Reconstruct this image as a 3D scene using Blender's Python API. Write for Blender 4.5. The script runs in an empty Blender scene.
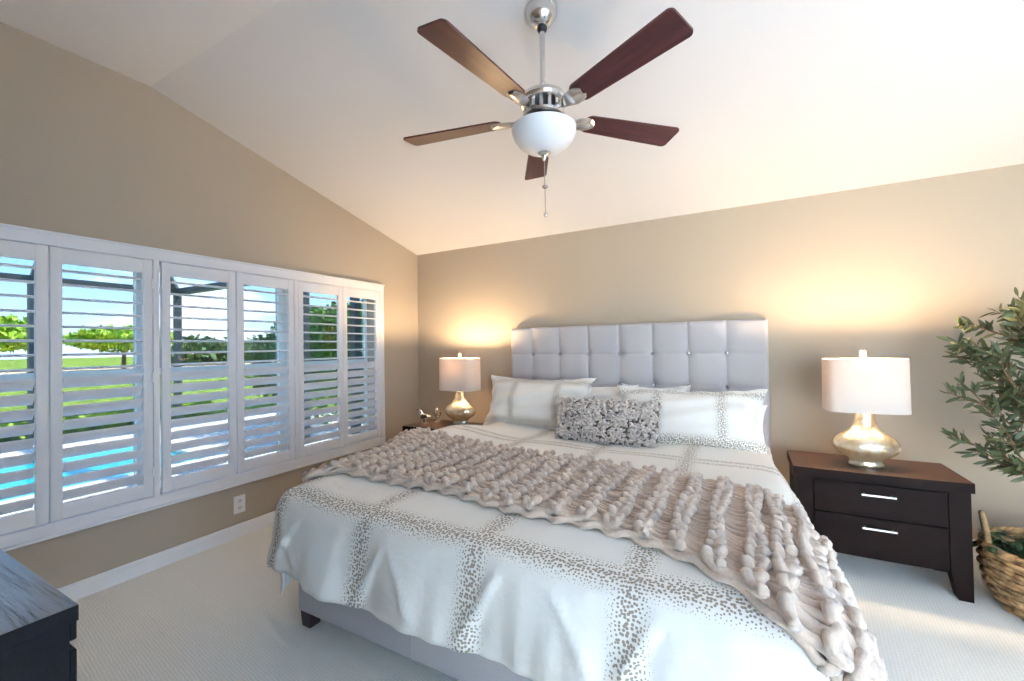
import bpy, bmesh, math, random
import numpy as np
from mathutils import Vector, Matrix, noise as mnoise

C = bpy.context.scene
COL = C.collection
PI = math.pi
random.seed(7)
rng = np.random.default_rng(7)

# ------------------------------------------------------------------ camera
CAM_P = (3.294, -3.7834, 1.3695)
YAW, PITCH, ROLL, FPX = 0.49896, 0.01354, -0.01595, 424.19
fw = Vector((-math.sin(YAW) * math.cos(PITCH), math.cos(YAW) * math.cos(PITCH), math.sin(PITCH)))
rt = Vector((math.cos(YAW), math.sin(YAW), 0)); up = rt.cross(fw)
r2 = rt * math.cos(ROLL) + up * math.sin(ROLL); u2 = -rt * math.sin(ROLL) + up * math.cos(ROLL)
cd = bpy.data.cameras.new('camera'); cam = bpy.data.objects.new('camera', cd); COL.objects.link(cam)
cam.matrix_world = Matrix(((r2.x, u2.x, -fw.x, CAM_P[0]), (r2.y, u2.y, -fw.y, CAM_P[1]), (r2.z, u2.z, -fw.z, CAM_P[2]), (0, 0, 0, 1)))
cd.sensor_fit = 'HORIZONTAL'; cd.sensor_width = 36.0; cd.lens = 36.0 * FPX / 1024.0
cd.clip_start = 0.05; cd.clip_end = 500
C.camera = cam

# ------------------------------------------------------------------ light and exposure
SKY_STRENGTH = 5.6
SUN_STRENGTH = 24.0
LAMP_W = 36.0
EXPOSURE = 0.98
GLASS_TINT = (0.38, 0.39, 0.395)  # tint added to dim the bright outdoors to room level
C.view_settings.view_transform = 'Standard'
C.view_settings.look = 'None'
C.view_settings.gamma = 1.0
C.view_settings.use_curve_mapping = False
C.view_settings.exposure = EXPOSURE
try:
    C.cycles.use_denoising = True
    C.cycles.max_bounces = 14; C.cycles.diffuse_bounces = 8; C.cycles.glossy_bounces = 5
    C.cycles.transparent_max_bounces = 16; C.cycles.sample_clamp_indirect = 6.0
    C.cycles.caustics_reflective = False; C.cycles.caustics_refractive = False
except Exception:
    pass

def lin(c):
    return tuple(((v / 255) / 12.92 if v / 255 <= 0.04045 else ((v / 255 + 0.055) / 1.055) ** 2.4) for v in c)

w = bpy.data.worlds.new('sky'); C.world = w; w.use_nodes = True
nt = w.node_tree; nt.nodes.clear()
def N(nt, t, **k):
    n = nt.nodes.new(t)
    for a, v in k.items():
        if a in n.inputs: n.inputs[a].default_value = v
        else: setattr(n, a, v)
    return n
tc = N(nt, 'ShaderNodeTexCoord'); sp = N(nt, 'ShaderNodeSeparateXYZ'); nt.links.new(tc.outputs['Generated'], sp.inputs[0])
gr = N(nt, 'ShaderNodeValToRGB')
gr.color_ramp.elements[0].position = 0.0; gr.color_ramp.elements[0].color = (0.62, 0.80, 0.96, 1)
gr.color_ramp.elements[1].position = 0.55; gr.color_ramp.elements[1].color = (0.10, 0.33, 0.78, 1)
e = gr.color_ramp.elements.new(0.16); e.color = (0.26, 0.56, 0.95, 1)
nt.links.new(sp.outputs['Z'], gr.inputs[0])
mp = N(nt, 'ShaderNodeMapping'); mp.inputs['Scale'].default_value = (1.6, 1.6, 4.5); nt.links.new(tc.outputs['Generated'], mp.inputs[0])
nz = N(nt, 'ShaderNodeTexNoise', Scale=2.1, Detail=7.0, Roughness=0.58); nt.links.new(mp.outputs[0], nz.inputs[0])
cr = N(nt, 'ShaderNodeValToRGB'); cr.color_ramp.elements[0].position = 0.50; cr.color_ramp.elements[1].position = 0.68
nt.links.new(nz.outputs['Fac'], cr.inputs[0])
mx = N(nt, 'ShaderNodeMixRGB'); mx.inputs[2].default_value = (1.05, 1.06, 1.1, 1)
nt.links.new(cr.outputs[0], mx.inputs[0]); nt.links.new(gr.outputs[0], mx.inputs[1])
bg = N(nt, 'ShaderNodeBackground', Strength=SKY_STRENGTH); nt.links.new(mx.outputs[0], bg.inputs[0])
wo = N(nt, 'ShaderNodeOutputWorld'); nt.links.new(bg.outputs[0], wo.inputs[0])

sd = bpy.data.lights.new('sun', 'SUN'); sd.energy = SUN_STRENGTH; sd.angle = 0.01; sd.color = (1.0, 0.95, 0.86)
so = bpy.data.objects.new('sun', sd); COL.objects.link(so); so.location = (6, 10, 14)
so.rotation_euler = Vector((-0.28, -0.60, -0.74)).to_track_quat('-Z', 'Y').to_euler()

def portal(name, loc, rot, sx, sy):
    l = bpy.data.lights.new(name, 'AREA'); l.shape = 'RECTANGLE'; l.size = sx; l.size_y = sy
    l.cycles.is_portal = True
    o = bpy.data.objects.new(name, l); COL.objects.link(o); o.location = loc; o.rotation_euler = rot
    return o
portal('daylight_portal_window', (-0.22, -2.03, 1.2), (0, -PI / 2, 0), 1.6, 2.9)
portal('daylight_portal_fill_door', (4.82, -4.19, 1.2), (PI / 2, 0, 0), 2.25, 2.4)  # guides sky light through the added rear door
portal('daylight_portal_side_fill_door', (6.24, -3.4, 1.2), (0, PI / 2, 0), 2.4, 1.2)  # guides sky light through the added side door

# ------------------------------------------------------------------ mesh helpers
class MB:
    def __init__(s): s.v = []; s.f = []; s.uv = None
    def add(s, vs, fs, M=None):
        o = len(s.v)
        if M is not None: vs = [tuple(M @ Vector(p)) for p in vs]
        s.v += [tuple(map(float, p)) for p in vs]; s.f += [tuple(i + o for i in f) for f in fs]; return s
    def box(s, lo, hi, M=None):
        x0, y0, z0 = lo; x1, y1, z1 = hi
        return s.add([(x0, y0, z0), (x1, y0, z0), (x1, y1, z0), (x0, y1, z0), (x0, y0, z1), (x1, y0, z1), (x1, y1, z1), (x0, y1, z1)],
                     [(0, 3, 2, 1), (4, 5, 6, 7), (0, 1, 5, 4), (1, 2, 6, 5), (2, 3, 7, 6), (3, 0, 4, 7)], M)
    def rbox(s, lo, hi, r=0.005, seg=2, M=None):
        bm = bmesh.new(); bmesh.ops.create_cube(bm, size=1)
        for v in bm.verts:
            v.co = Vector([lo[i] + (v.co[i] + .5) * (hi[i] - lo[i]) for i in range(3)])
        bmesh.ops.bevel(bm, geom=bm.edges[:], offset=r, segments=seg, profile=0.5, affect='EDGES')
        bm.verts.index_update()
        s.add([v.co[:] for v in bm.verts], [[v.index for v in f.verts] for f in bm.faces], M); bm.free(); return s
    def prism(s, poly, axis, a0, a1, M=None):
        n = len(poly)
        def P(p, a):
            if axis == 0: return (a, p[0], p[1])
            if axis == 1: return (p[0], a, p[1])
            return (p[0], p[1], a)
        vs = [P(p, a0) for p in poly] + [P(p, a1) for p in poly]
        fs = [tuple(range(n))[::-1], tuple(range(n, 2 * n))] + [(i, (i + 1) % n, n + (i + 1) % n, n + i) for i in range(n)]
        return s.add(vs, fs, M)
    def lathe(s, prof, n=32, sx=1.0, sy=1.0, M=None, power=2.0):
        vs = []; fs = []
        for (r, z) in prof:
            for k in range(n):
                a = 2 * PI * k / n; c, d = math.cos(a), math.sin(a)
                if power != 2.0:
                    q = (abs(c) ** power + abs(d) ** power) ** (1 / power); c /= q; d /= q
                vs.append((r * c * sx, r * d * sy, z))
        m = len(prof)
        for i in range(m - 1):
            for k in range(n):
                k2 = (k + 1) % n
                fs.append((i * n + k, i * n + k2, (i + 1) * n + k2, (i + 1) * n + k))
        if prof[0][0] > 1e-6: fs.append(tuple(range(n))[::-1])
        if prof[-1][0] > 1e-6: fs.append(tuple(range((m - 1) * n, m * n)))
        return s.add(vs, fs, M)
    def shell(s, prof, n=48, sx=1.0, sy=1.0, M=None, power=2.0):
        # closed loop profile (no caps)
        o = len(s.f); s.lathe(prof, n, sx, sy, M, power)
        s.f = [f for f in s.f if len(f) == 4]
        return s
    def tube(s, pts, rad, n=8, cap=True):
        P = np.asarray(pts, float); m = len(P)
        R = np.full(m, rad) if np.isscalar(rad) else np.asarray(rad, float)
        T = np.gradient(P, axis=0); T /= np.linalg.norm(T, axis=1)[:, None] + 1e-12
        nrm = np.zeros_like(P); ref = np.array([0, 0, 1.0]) if abs(T[0][2]) < .9 else np.array([1.0, 0, 0])
        v = ref - T[0] * (ref @ T[0]); v /= np.linalg.norm(v)
        for i in range(m):
            v = v - T[i] * (v @ T[i]); v /= np.linalg.norm(v) + 1e-12; nrm[i] = v
        B = np.cross(T, nrm)
        an = np.linspace(0, 2 * PI, n, endpoint=False)
        V = P[:, None, :] + R[:, None, None] * (np.cos(an)[None, :, None] * nrm[:, None, :] + np.sin(an)[None, :, None] * B[:, None, :])
        fs = [(i * n + k, i * n + (k + 1) % n, (i + 1) * n + (k + 1) % n, (i + 1) * n + k) for i in range(m - 1) for k in range(n)]
        if cap: fs += [tuple(range(n))[::-1], tuple(range((m - 1) * n, m * n))]
        return s.add(V.reshape(-1, 3).tolist(), fs)
    def ball(s, c, r, n=12, m=8):
        rr = (r, r, r) if np.isscalar(r) else r
        M = Matrix.Translation(c) @ Matrix.Diagonal((rr[0], rr[1], rr[2], 1))
        return s.lathe([(max(math.sin(PI * i / m), 0 if 0 < i < m else 0), -math.cos(PI * i / m)) if 0 < i < m else (0, -1 if i == 0 else 1) for i in range(m + 1)], n, M=M)
    def grid(s, V, closed_u=False):
        m, n = V.shape[:2]
        fs = [(i * n + j, i * n + j + 1, (i + 1) * n + j + 1, (i + 1) * n + j) for i in range(m - 1) for j in range(n - 1)]
        if closed_u: fs += [((m - 1) * n + j, (m - 1) * n + j + 1, j + 1, j) for j in range(n - 1)]
        return s.add(V.reshape(-1, 3).tolist(), fs)
    def build(s, name, mat, parent=None, smooth=False, angle=None, uv=None):
        me = bpy.data.meshes.new(name); me.from_pydata(s.v, [], s.f); me.validate(); me.update()
        if mat: me.materials.append(mat)
        if uv is not None:
            L = me.uv_layers.new(name='UVMap')
            idx = np.empty(len(me.loops), dtype=np.int32); me.loops.foreach_get('vertex_index', idx)
            L.data.foreach_set('uv', np.asarray(uv, np.float32)[idx].ravel())
        bm = bmesh.new(); bm.from_mesh(me)
        bmesh.ops.remove_doubles(bm, verts=bm.verts[:], dist=1e-6)
        bmesh.ops.recalc_face_normals(bm, faces=bm.faces[:])
        if smooth:
            for f in bm.faces: f.smooth = True
            if angle:
                for e_ in bm.edges:
                    if len(e_.link_faces) == 2 and e_.calc_face_angle(0) > math.radians(angle): e_.smooth = False
        bm.to_mesh(me); bm.free()
        o = bpy.data.objects.new(name, me); COL.objects.link(o)
        if parent is not None: o.parent = parent
        return o

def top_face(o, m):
    # upper face of a slab gets a lighter copy, for the light it reflects
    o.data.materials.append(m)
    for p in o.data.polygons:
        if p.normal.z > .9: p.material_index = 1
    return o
def tag(o, label=None, cat=None, group=None, kind=None):
    if label: o['label'] = label
    if cat: o['category'] = cat
    if group: o['group'] = group
    if kind: o['kind'] = kind
    return o
def empty(name, loc=(0, 0, 0), rz=0, label=None, cat=None, group=None, kind=None):
    o = bpy.data.objects.new(name, None); COL.objects.link(o); o.location = loc; o.rotation_euler = (0, 0, rz)
    return tag(o, label, cat, group, kind)
def copy_tree(o, parent=None):
    c = o.copy(); COL.objects.link(c)
    if parent is not None: c.parent = parent
    for ch in list(o.children): copy_tree(ch, c)
    return c
def struct(o): o['kind'] = 'structure'; return o

# ------------------------------------------------------------------ materials
def mat(name, col, rough=0.6, metal=0.0, spec=0.5, noise=None, bump=None, sheen=0.0, coat=0.0, alpha=None):
    """noise=(scale, amount, detail) colour mottling; bump=(scale, strength, distance)"""
    m = bpy.data.materials.new(name); m.use_nodes = True; t = m.node_tree; b = t.nodes['Principled BSDF']
    c = (*col, 1.0)
    b.inputs['Base Color'].default_value = c; b.inputs['Roughness'].default_value = rough; b.inputs['Metallic'].default_value = metal
    b.inputs['Specular IOR Level'].default_value = spec
    if sheen: b.inputs['Sheen Weight'].default_value = sheen
    if coat: b.inputs['Coat Weight'].default_value = coat
    co = N(t, 'ShaderNodeTexCoord')
    if noise:
        n = N(t, 'ShaderNodeTexNoise', Scale=noise[0], Detail=noise[2] if len(noise) > 2 else 4.0); t.links.new(co.outputs['Object'], n.inputs[0])
        r = N(t, 'ShaderNodeValToRGB'); a = noise[1]
        r.color_ramp.elements[0].position = 0.3; r.color_ramp.elements[1].position = 0.7
        r.color_ramp.elements[0].color = (*[max(0, v * (1 - a)) for v in col], 1); r.color_ramp.elements[1].color = (*[min(1, v * (1 + a)) for v in col], 1)
        t.links.new(n.outputs['Fac'], r.inputs[0]); t.links.new(r.outputs[0], b.inputs['Base Color'])
    if bump:
        n = N(t, 'ShaderNodeTexNoise', Scale=bump[0], Detail=3.0); t.links.new(co.outputs['Object'], n.inputs[0])
        bp = N(t, 'ShaderNodeBump', Strength=bump[1], Distance=bump[2]); t.links.new(n.outputs['Fac'], bp.inputs['Height']); t.links.new(bp.outputs[0], b.inputs['Normal'])
    return m

M_wall = mat('wall_paint', lin((177, 165, 149)), 0.75, spec=0.25, bump=(160, .12, .002))
M_ceil = mat('ceiling_paint', lin((224, 224, 225)), 0.8, spec=0.2, bump=(120, .12, .002))
M_white = mat('white_paint', lin((226, 228, 234)), 0.38, noise=(6, .015))
M_trimw = mat('white_trim_paint', lin((232, 233, 236)), 0.4, noise=(6, .015))
M_winframe = mat('window_frame', lin((215, 226, 226)), 0.4, noise=(8, .02))
M_linen = mat('headboard_linen', lin((184, 181, 184)), 0.85, spec=0.2, noise=(220, .06, 2), bump=(500, .25, .001), sheen=0.25)
M_button = mat('crystal_button', lin((205, 205, 212)), 0.18, metal=.85, noise=(200, .05))
M_mattress = mat('mattress_ticking', lin((235, 234, 230)), 0.85, spec=0.2, noise=(100, .02))
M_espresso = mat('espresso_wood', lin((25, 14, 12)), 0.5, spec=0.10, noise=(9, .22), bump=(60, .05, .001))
M_espresso_lit = mat('espresso_wood_lit_top', lin((52, 33, 25)), 0.42, spec=0.5, noise=(9, .2))  # lighter copy of the espresso wood, for lamplight on the tabletops
M_legwood = mat('dark_leg_wood', lin((62, 40, 38)), 0.4, noise=(20, .2))
M_chrome = mat('brushed_nickel', (0.72, 0.70, 0.68), 0.22, metal=1.0, noise=(60, .05))
M_handle = mat('satin_handle', (0.85, 0.84, 0.83), 0.30, metal=1.0, noise=(60, .04))
M_dark = mat('dark_recess', (0.02, 0.02, 0.022), 0.6, noise=(20, .1))
M_plate = mat('outlet_plastic', lin((238, 238, 236)), 0.35, noise=(20, .01))
M_yarn = mat('chunky_yarn', lin((200, 182, 167)), 0.95, spec=0.1, noise=(90, .09, 5), bump=(260, .6, .004), sheen=0.5)
M_shag = mat('shag_yarn', lin((208, 197, 189)), 0.95, spec=0.1, noise=(60, .22, 4), bump=(300, .5, .003), sheen=0.4)
M_white_cot = mat('white_cotton', lin((240, 238, 234)), 0.85, spec=0.15, noise=(40, .02), bump=(30, .15, .01))
M_olive = mat('olive_leaf', lin((78, 88, 55)), 0.5, noise=(14, .38))
M_ivy = mat('dark_ivy_leaf', lin((44, 66, 36)), 0.32, noise=(14, .35))
M_bark = mat('olive_bark', lin((120, 92, 66)), 0.8, noise=(40, .25), bump=(80, .5, .004))
M_soil = mat('moss_soil', lin((52, 44, 32)), 0.95, noise=(60, .4), bump=(80, .8, .02))
M_stone = mat('white_pebble', lin((235, 232, 224)), 0.5, noise=(40, .04))
M_birdsil = mat('silver_bird', (0.82, 0.80, 0.78), 0.2, metal=0.9, noise=(50, .15))
M_birddark = mat('bird_dark_glaze', lin((70, 52, 46)), 0.25, noise=(40, .3))
M_bronze = mat('screen_bronze', lin((52, 62, 66)), 0.5, noise=(10, .1))
M_deck = mat('pool_deck_concrete', lin((214, 208, 198)), 0.85, noise=(5, .08), bump=(90, .2, .004))
M_patio = mat('bounce_patio_concrete', lin((226, 226, 224)), 0.85, noise=(5, .05))  # pale so the added patio bounces sunlight indoors
M_lawn = mat('lawn', lin((128, 152, 58)), 0.95, spec=0.1, noise=(1.2, .3, 8))
M_sand = mat('sand', lin((226, 196, 158)), 0.95, spec=0.1, noise=(1.5, .12, 8))
M_hedge = mat('hedge_leaf', lin((92, 134, 40)), 0.6, noise=(6, .5))
M_leafy = mat('bright_leaf', lin((150, 186, 40)), 0.6, noise=(4, .45))
M_farleaf = mat('far_leaf', lin((84, 112, 62)), 0.7, noise=(2, .45))
M_stucco = mat('stucco', lin((252, 250, 242)), 0.85, noise=(14, .04), bump=(60, .3, .004))
M_roof = mat('roof_tile', lin((150, 132, 118)), 0.8, noise=(8, .15))
M_trunk = mat('trunk_bark', lin((92, 74, 56)), 0.9, noise=(10, .3))

def m_carpet():
    m = mat('carpet', lin((206, 204, 193)), 0.95, spec=0.1, sheen=0.3); t = m.node_tree; b = t.nodes['Principled BSDF']
    co = N(t, 'ShaderNodeTexCoord'); mp = N(t, 'ShaderNodeMapping'); mp.inputs['Rotation'].default_value = (0, 0, 0.12)
    t.links.new(co.outputs['Object'], mp.inputs[0])
    wv = N(t, 'ShaderNodeTexWave', Scale=22.0, Distortion=2.5, Detail=3.0); wv.inputs['Detail Scale'].default_value = 6.0
    t.links.new(mp.outputs[0], wv.inputs[0])
    wv2 = N(t, 'ShaderNodeTexWave', Scale=26.0, Distortion=3.0, Detail=2.0, bands_direction='Y'); t.links.new(mp.outputs[0], wv2.inputs[0])
    n = N(t, 'ShaderNodeTexNoise', Scale=170.0, Detail=3.0); t.links.new(co.outputs['Object'], n.inputs[0])
    a = N(t, 'ShaderNodeMath', operation='MULTIPLY'); t.links.new(wv.outputs['Fac'], a.inputs[0]); t.links.new(wv2.outputs['Fac'], a.inputs[1])
    s = N(t, 'ShaderNodeMath', operation='ADD'); t.links.new(a.outputs[0], s.inputs[0]); t.links.new(n.outputs['Fac'], s.inputs[1])
    r = N(t, 'ShaderNodeValToRGB'); r.color_ramp.elements[0].position = .3; r.color_ramp.elements[1].position = 1.2
    r.color_ramp.elements[0].color = (*lin((234, 231, 220)), 1); r.color_ramp.elements[1].color = (*lin((252, 250, 242)), 1)
    t.links.new(s.outputs[0], r.inputs[0]); t.links.new(r.outputs[0], b.inputs['Base Color'])
    bp = N(t, 'ShaderNodeBump', Strength=0.35, Distance=0.007); t.links.new(s.outputs[0], bp.inputs['Height']); t.links.new(bp.outputs[0], b.inputs['Normal'])
    return m
M_carpet = m_carpet()

def m_glass(name, tint):
    m = bpy.data.materials.new(name); m.use_nodes = True; t = m.node_tree; t.nodes.clear()
    tr = N(t, 'ShaderNodeBsdfTransparent'); tr.inputs[0].default_value = (*tint, 1)
    gl = N(t, 'ShaderNodeBsdfGlossy', Roughness=0.02); mx = N(t, 'ShaderNodeMixShader'); mx.inputs[0].default_value = 0.03
    o = N(t, 'ShaderNodeOutputMaterial')
    t.links.new(tr.outputs[0], mx.inputs[1]); t.links.new(gl.outputs[0], mx.inputs[2]); t.links.new(mx.outputs[0], o.inputs[0])
    return m
M_glass = m_glass('tinted_window_glass', GLASS_TINT)
M_clear = m_glass('clear_glass', (0.95, 0.97, 0.97))

def m_bowl():
    m = mat('frosted_glass', lin((236, 238, 240)), 0.35, noise=(6, .01)); b = m.node_tree.nodes['Principled BSDF']
    b.inputs['Subsurface Weight'].default_value = 0.3; b.inputs['Subsurface Radius'].default_value = (.02, .02, .02)
    return m
M_bowl = m_bowl()

def m_shade():
    m = bpy.data.materials.new('linen_lampshade'); m.use_nodes = True; t = m.node_tree; b = t.nodes['Principled BSDF']
    co = N(t, 'ShaderNodeTexCoord'); mp = N(t, 'ShaderNodeMapping'); mp.inputs['Scale'].default_value = (6, 6, 220); t.links.new(co.outputs['Object'], mp.inputs[0])
    n = N(t, 'ShaderNodeTexNoise', Scale=3.0, Detail=2.0); t.links.new(mp.outputs[0], n.inputs[0])
    r = N(t, 'ShaderNodeValToRGB'); r.color_ramp.elements[0].color = (*lin((196, 188, 180)), 1); r.color_ramp.elements[1].color = (*lin((214, 207, 200)), 1)
    t.links.new(n.outputs['Fac'], r.inputs[0]); t.links.new(r.outputs[0], b.inputs['Base Color']); b.inputs['Roughness'].default_value = .9
    tr = N(t, 'ShaderNodeBsdfTranslucent'); tr.inputs[0].default_value = (*lin((246, 226, 206)), 1)
    mx = N(t, 'ShaderNodeMixShader'); mx.inputs[0].default_value = 0.075
    o = t.nodes['Material Output']
    t.links.new(b.outputs[0], mx.inputs[1]); t.links.new(tr.outputs[0], mx.inputs[2]); t.links.new(mx.outputs[0], o.inputs[0])
    return m
M_shade = m_shade()

def m_mercury():
    m = bpy.data.materials.new('mercury_glass'); m.use_nodes = True; t = m.node_tree; b = t.nodes['Principled BSDF']
    co = N(t, 'ShaderNodeTexCoord')
    n = N(t, 'ShaderNodeTexNoise', Scale=26.0, Detail=8.0, Roughness=.7); t.links.new(co.outputs['Object'], n.inputs[0])
    v = N(t, 'ShaderNodeTexVoronoi', Scale=70.0); t.links.new(co.outputs['Object'], v.inputs[0])
    r = N(t, 'ShaderNodeValToRGB'); r.color_ramp.elements[0].position = .36; r.color_ramp.elements[1].position = .62
    r.color_ramp.elements[0].color = (*lin((188, 162, 112)), 1); r.color_ramp.elements[1].color = (*lin((252, 246, 232)), 1)
    e = r.color_ramp.elements.new(.48); e.color = (*lin((236, 222, 190)), 1)
    t.links.new(n.outputs['Fac'], r.inputs[0]); t.links.new(r.outputs[0], b.inputs['Base Color'])
    b.inputs['Metallic'].default_value = 0.75; b.inputs['Roughness'].default_value = 0.2
    b.inputs['Coat Weight'].default_value = 1.0; b.inputs['Coat Roughness'].default_value = 0.03
    bp = N(t, 'ShaderNodeBump', Strength=.35, Distance=.004); t.links.new(v.outputs['Distance'], bp.inputs['Height']); t.links.new(bp.outputs[0], b.inputs['Normal'])
    tr = N(t, 'ShaderNodeBsdfTranslucent'); tr.inputs[0].default_value = (*lin((250, 232, 196)), 1)
    mx = N(t, 'ShaderNodeMixShader'); mx.inputs[0].default_value = 0.2
    o = t.nodes['Material Output']
    t.links.new(b.outputs[0], mx.inputs[1]); t.links.new(tr.outputs[0], mx.inputs[2]); t.links.new(mx.outputs[0], o.inputs[0])
    return m
M_merc = m_mercury()

def m_grain(name, dark, light, axis='X', scale=14, rough=.35, bump=.3, dist=.003, spec=.5):
    m = mat(name, light, rough, spec=spec); t = m.node_tree; b = t.nodes['Principled BSDF']
    co = N(t, 'ShaderNodeTexCoord'); mp = N(t, 'ShaderNodeMapping')
    mp.inputs['Scale'].default_value = (0.08, 1, 1) if axis == 'X' else (1, 0.08, 1)
    t.links.new(co.outputs['Object'], mp.inputs[0])
    n = N(t, 'ShaderNodeTexNoise', Scale=float(scale), Detail=5.0); t.links.new(mp.outputs[0], n.inputs[0])
    r = N(t, 'ShaderNodeValToRGB'); r.color_ramp.elements[0].position = .35; r.color_ramp.elements[1].position = .65
    r.color_ramp.elements[0].color = (*dark, 1); r.color_ramp.elements[1].color = (*light, 1)
    t.links.new(n.outputs['Fac'], r.inputs[0]); t.links.new(r.outputs[0], b.inputs['Base Color'])
    bp = N(t, 'ShaderNodeBump', Strength=bump, Distance=dist); t.links.new(n.outputs['Fac'], bp.inputs['Height']); t.links.new(bp.outputs[0], b.inputs['Normal'])
    return m
M_blade = m_grain('mahogany_blade', lin((58, 26, 30)), lin((88, 44, 46)), 'X', 40, .3, .08, .001)
M_dresser = m_grain('dresser_dark_wood', lin((7, 8, 15)), lin((13, 14, 24)), 'X', 60, .55, .3, .003, .2)
M_dresser_lit = m_grain('dresser_ridged_lit_top', lin((20, 22, 34)), lin((44, 46, 62)), 'X', 46, .26, 1.0, .02, 1.0)  # paler, glossier copy of the dresser wood, for window light on its top
_b = M_dresser_lit.node_tree.nodes['Principled BSDF']; _b.inputs['IOR'].default_value = 1.9; _b.inputs['Coat Weight'].default_value = .8; _b.inputs['Coat Roughness'].default_value = .16; _b.inputs['Coat IOR'].default_value = 1.8

def m_dotted(name, stripes_u, stripes_v, base, dot, width=.05, scale=82.0, thin=()):
    """white cotton with bands of small taupe dots laid out in the cloth's own flat UV metres"""
    m = mat(name, base, .8, spec=.15, sheen=.15); t = m.node_tree; b = t.nodes['Principled BSDF']
    uv = N(t, 'ShaderNodeUVMap'); sx = N(t, 'ShaderNodeSeparateXYZ'); t.links.new(uv.outputs[0], sx.inputs[0])
    def band(sock, c, wd):
        s = N(t, 'ShaderNodeMath', operation='SUBTRACT'); t.links.new(sock, s.inputs[0]); s.inputs[1].default_value = c
        a = N(t, 'ShaderNodeMath', operation='ABSOLUTE'); t.links.new(s.outputs[0], a.inputs[0])
        r = N(t, 'ShaderNodeMapRange', interpolation_type='SMOOTHSTEP'); t.links.new(a.outputs[0], r.inputs['Value'])
        r.inputs['From Min'].default_value = 0; r.inputs['From Max'].default_value = wd * 2; r.inputs['To Min'].default_value = 1; r.inputs['To Max'].default_value = 0
        return r.outputs[0]
    acc = None
    for sock, cs in ((sx.outputs['X'], stripes_u), (sx.outputs['Y'], stripes_v)):
        for c in cs:
            wd = width
            if isinstance(c, tuple): c, wd = c
            o = band(sock, c, wd)
            if acc is None: acc = o
            else:
                k = N(t, 'ShaderNodeMath', operation='MAXIMUM'); t.links.new(acc, k.inputs[0]); t.links.new(o, k.inputs[1]); acc = k.outputs[0]
    v = N(t, 'ShaderNodeTexVoronoi', Scale=scale, voronoi_dimensions='2D'); v.inputs['Randomness'].default_value = .75; t.links.new(uv.outputs[0], v.inputs[0])
    th = N(t, 'ShaderNodeMath', operation='MULTIPLY'); t.links.new(acc, th.inputs[0]); th.inputs[1].default_value = 0.42
    ls = N(t, 'ShaderNodeMath', operation='SUBTRACT'); t.links.new(th.outputs[0], ls.inputs[0]); t.links.new(v.outputs['Distance'], ls.inputs[1])
    sm = N(t, 'ShaderNodeMapRange'); t.links.new(ls.outputs[0], sm.inputs['Value'])
    sm.inputs['From Min'].default_value = -.03; sm.inputs['From Max'].default_value = .05
    mx = N(t, 'ShaderNodeMixRGB'); mx.inputs[1].default_value = (*base, 1); mx.inputs[2].default_value = (*dot, 1)
    t.links.new(sm.outputs[0], mx.inputs[0]); t.links.new(mx.outputs[0], b.inputs['Base Color'])
    n = N(t, 'ShaderNodeTexNoise', Scale=14.0, Detail=4.0); t.links.new(uv.outputs[0], n.inputs[0])
    bp = N(t, 'ShaderNodeBump', Strength=.35, Distance=.02); t.links.new(n.outputs['Fac'], bp.inputs['Height']); t.links.new(bp.outputs[0], b.inputs['Normal'])
    return m
DOT = lin((158, 146, 130)); COT = lin((234, 232, 226))
M_duvet = m_dotted('dotted_duvet', [1.30, 1.86, 2.42, 2.98, 3.54], [-2.44, (-1.02, .022), (-0.95, .022), -1.65], COT, DOT)
M_sham = m_dotted('dotted_sham', [-.20, .22], [-.17, (.19, .03)], COT, DOT, width=.04, scale=100.0)

# ------------------------------------------------------------------ room shell
KY, KZ = -2.518, 3.066            # where the sloping ceiling turns flat
XR, YB = 6.1, -4.05
f = MB().box((-.2, YB - .2, -.12), (XR + .2, .2, 0)); struct(f.build('floor', M_carpet))
roof_in = [(0.2, 2.44 - .2 * .2486), (0, 2.44), (KY, KZ), (YB - .2, KZ)]
poly = [(.2, 2.39), (0, 2.44), (KY, KZ), (YB - .2, KZ), (YB - .2, KZ + .15), (KY, KZ + .15), (.2, 2.60)]
struct(MB().prism(poly, 0, -.2, XR + .2).build('ceiling', M_ceil))
def topz(y): return 2.44 - .2486 * y if y > KY else KZ
WY0, WY1, WZ0, WZ1 = -3.43, -0.63, 0.46, 1.955     # window opening in the left wall
wl = MB()
wl.prism([(0, 0), (YB, 0), (YB, WZ0), (0, WZ0)], 0, -.2, 0)
wl.prism([(0, WZ1), (YB, WZ1), (YB, KZ + .05), (KY, KZ + .05), (0, 2.49)], 0, -.2, 0)
wl.prism([(0, WZ0), (WY1, WZ0), (WY1, WZ1), (0, WZ1)], 0, -.2, 0)
wl.prism([(WY0, WZ0), (YB, WZ0), (YB, WZ1), (WY0, WZ1)], 0, -.2, 0)
struct(wl.build('wall_left', M_wall))
struct(MB().box((-.2, 0, 0), (XR + .2, .2, 2.44)).build('wall_back', M_wall))
EY0, EY1 = -4.0, -2.6              # second glass door, added unseen in the right wall to bring fill daylight
wq = MB().prism([(0, 2.40), (YB, 2.40), (YB, KZ + .02), (KY, KZ + .02), (0, 2.46)], 0, XR, XR + .2)
wq.box((XR, EY1, 0), (XR + .2, 0, 2.40)).box((XR, YB, 0), (XR + .2, EY0, 2.40))
struct(wq.build('wall_right', M_wall))
d2 = empty('fill_door_2', (0, 0, 0)); struct(d2)
df = MB()
for y in (EY0, -3.4, EY1 - .05): df.box((XR + .06, y, 0), (XR + .14, y + .05, 2.40))
df.box((XR + .06, EY0, 2.34), (XR + .14, EY1, 2.40)).box((XR + .06, EY0, 0), (XR + .14, EY1, .05))
df.build('fill_door_frame', M_white, d2)
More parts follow.
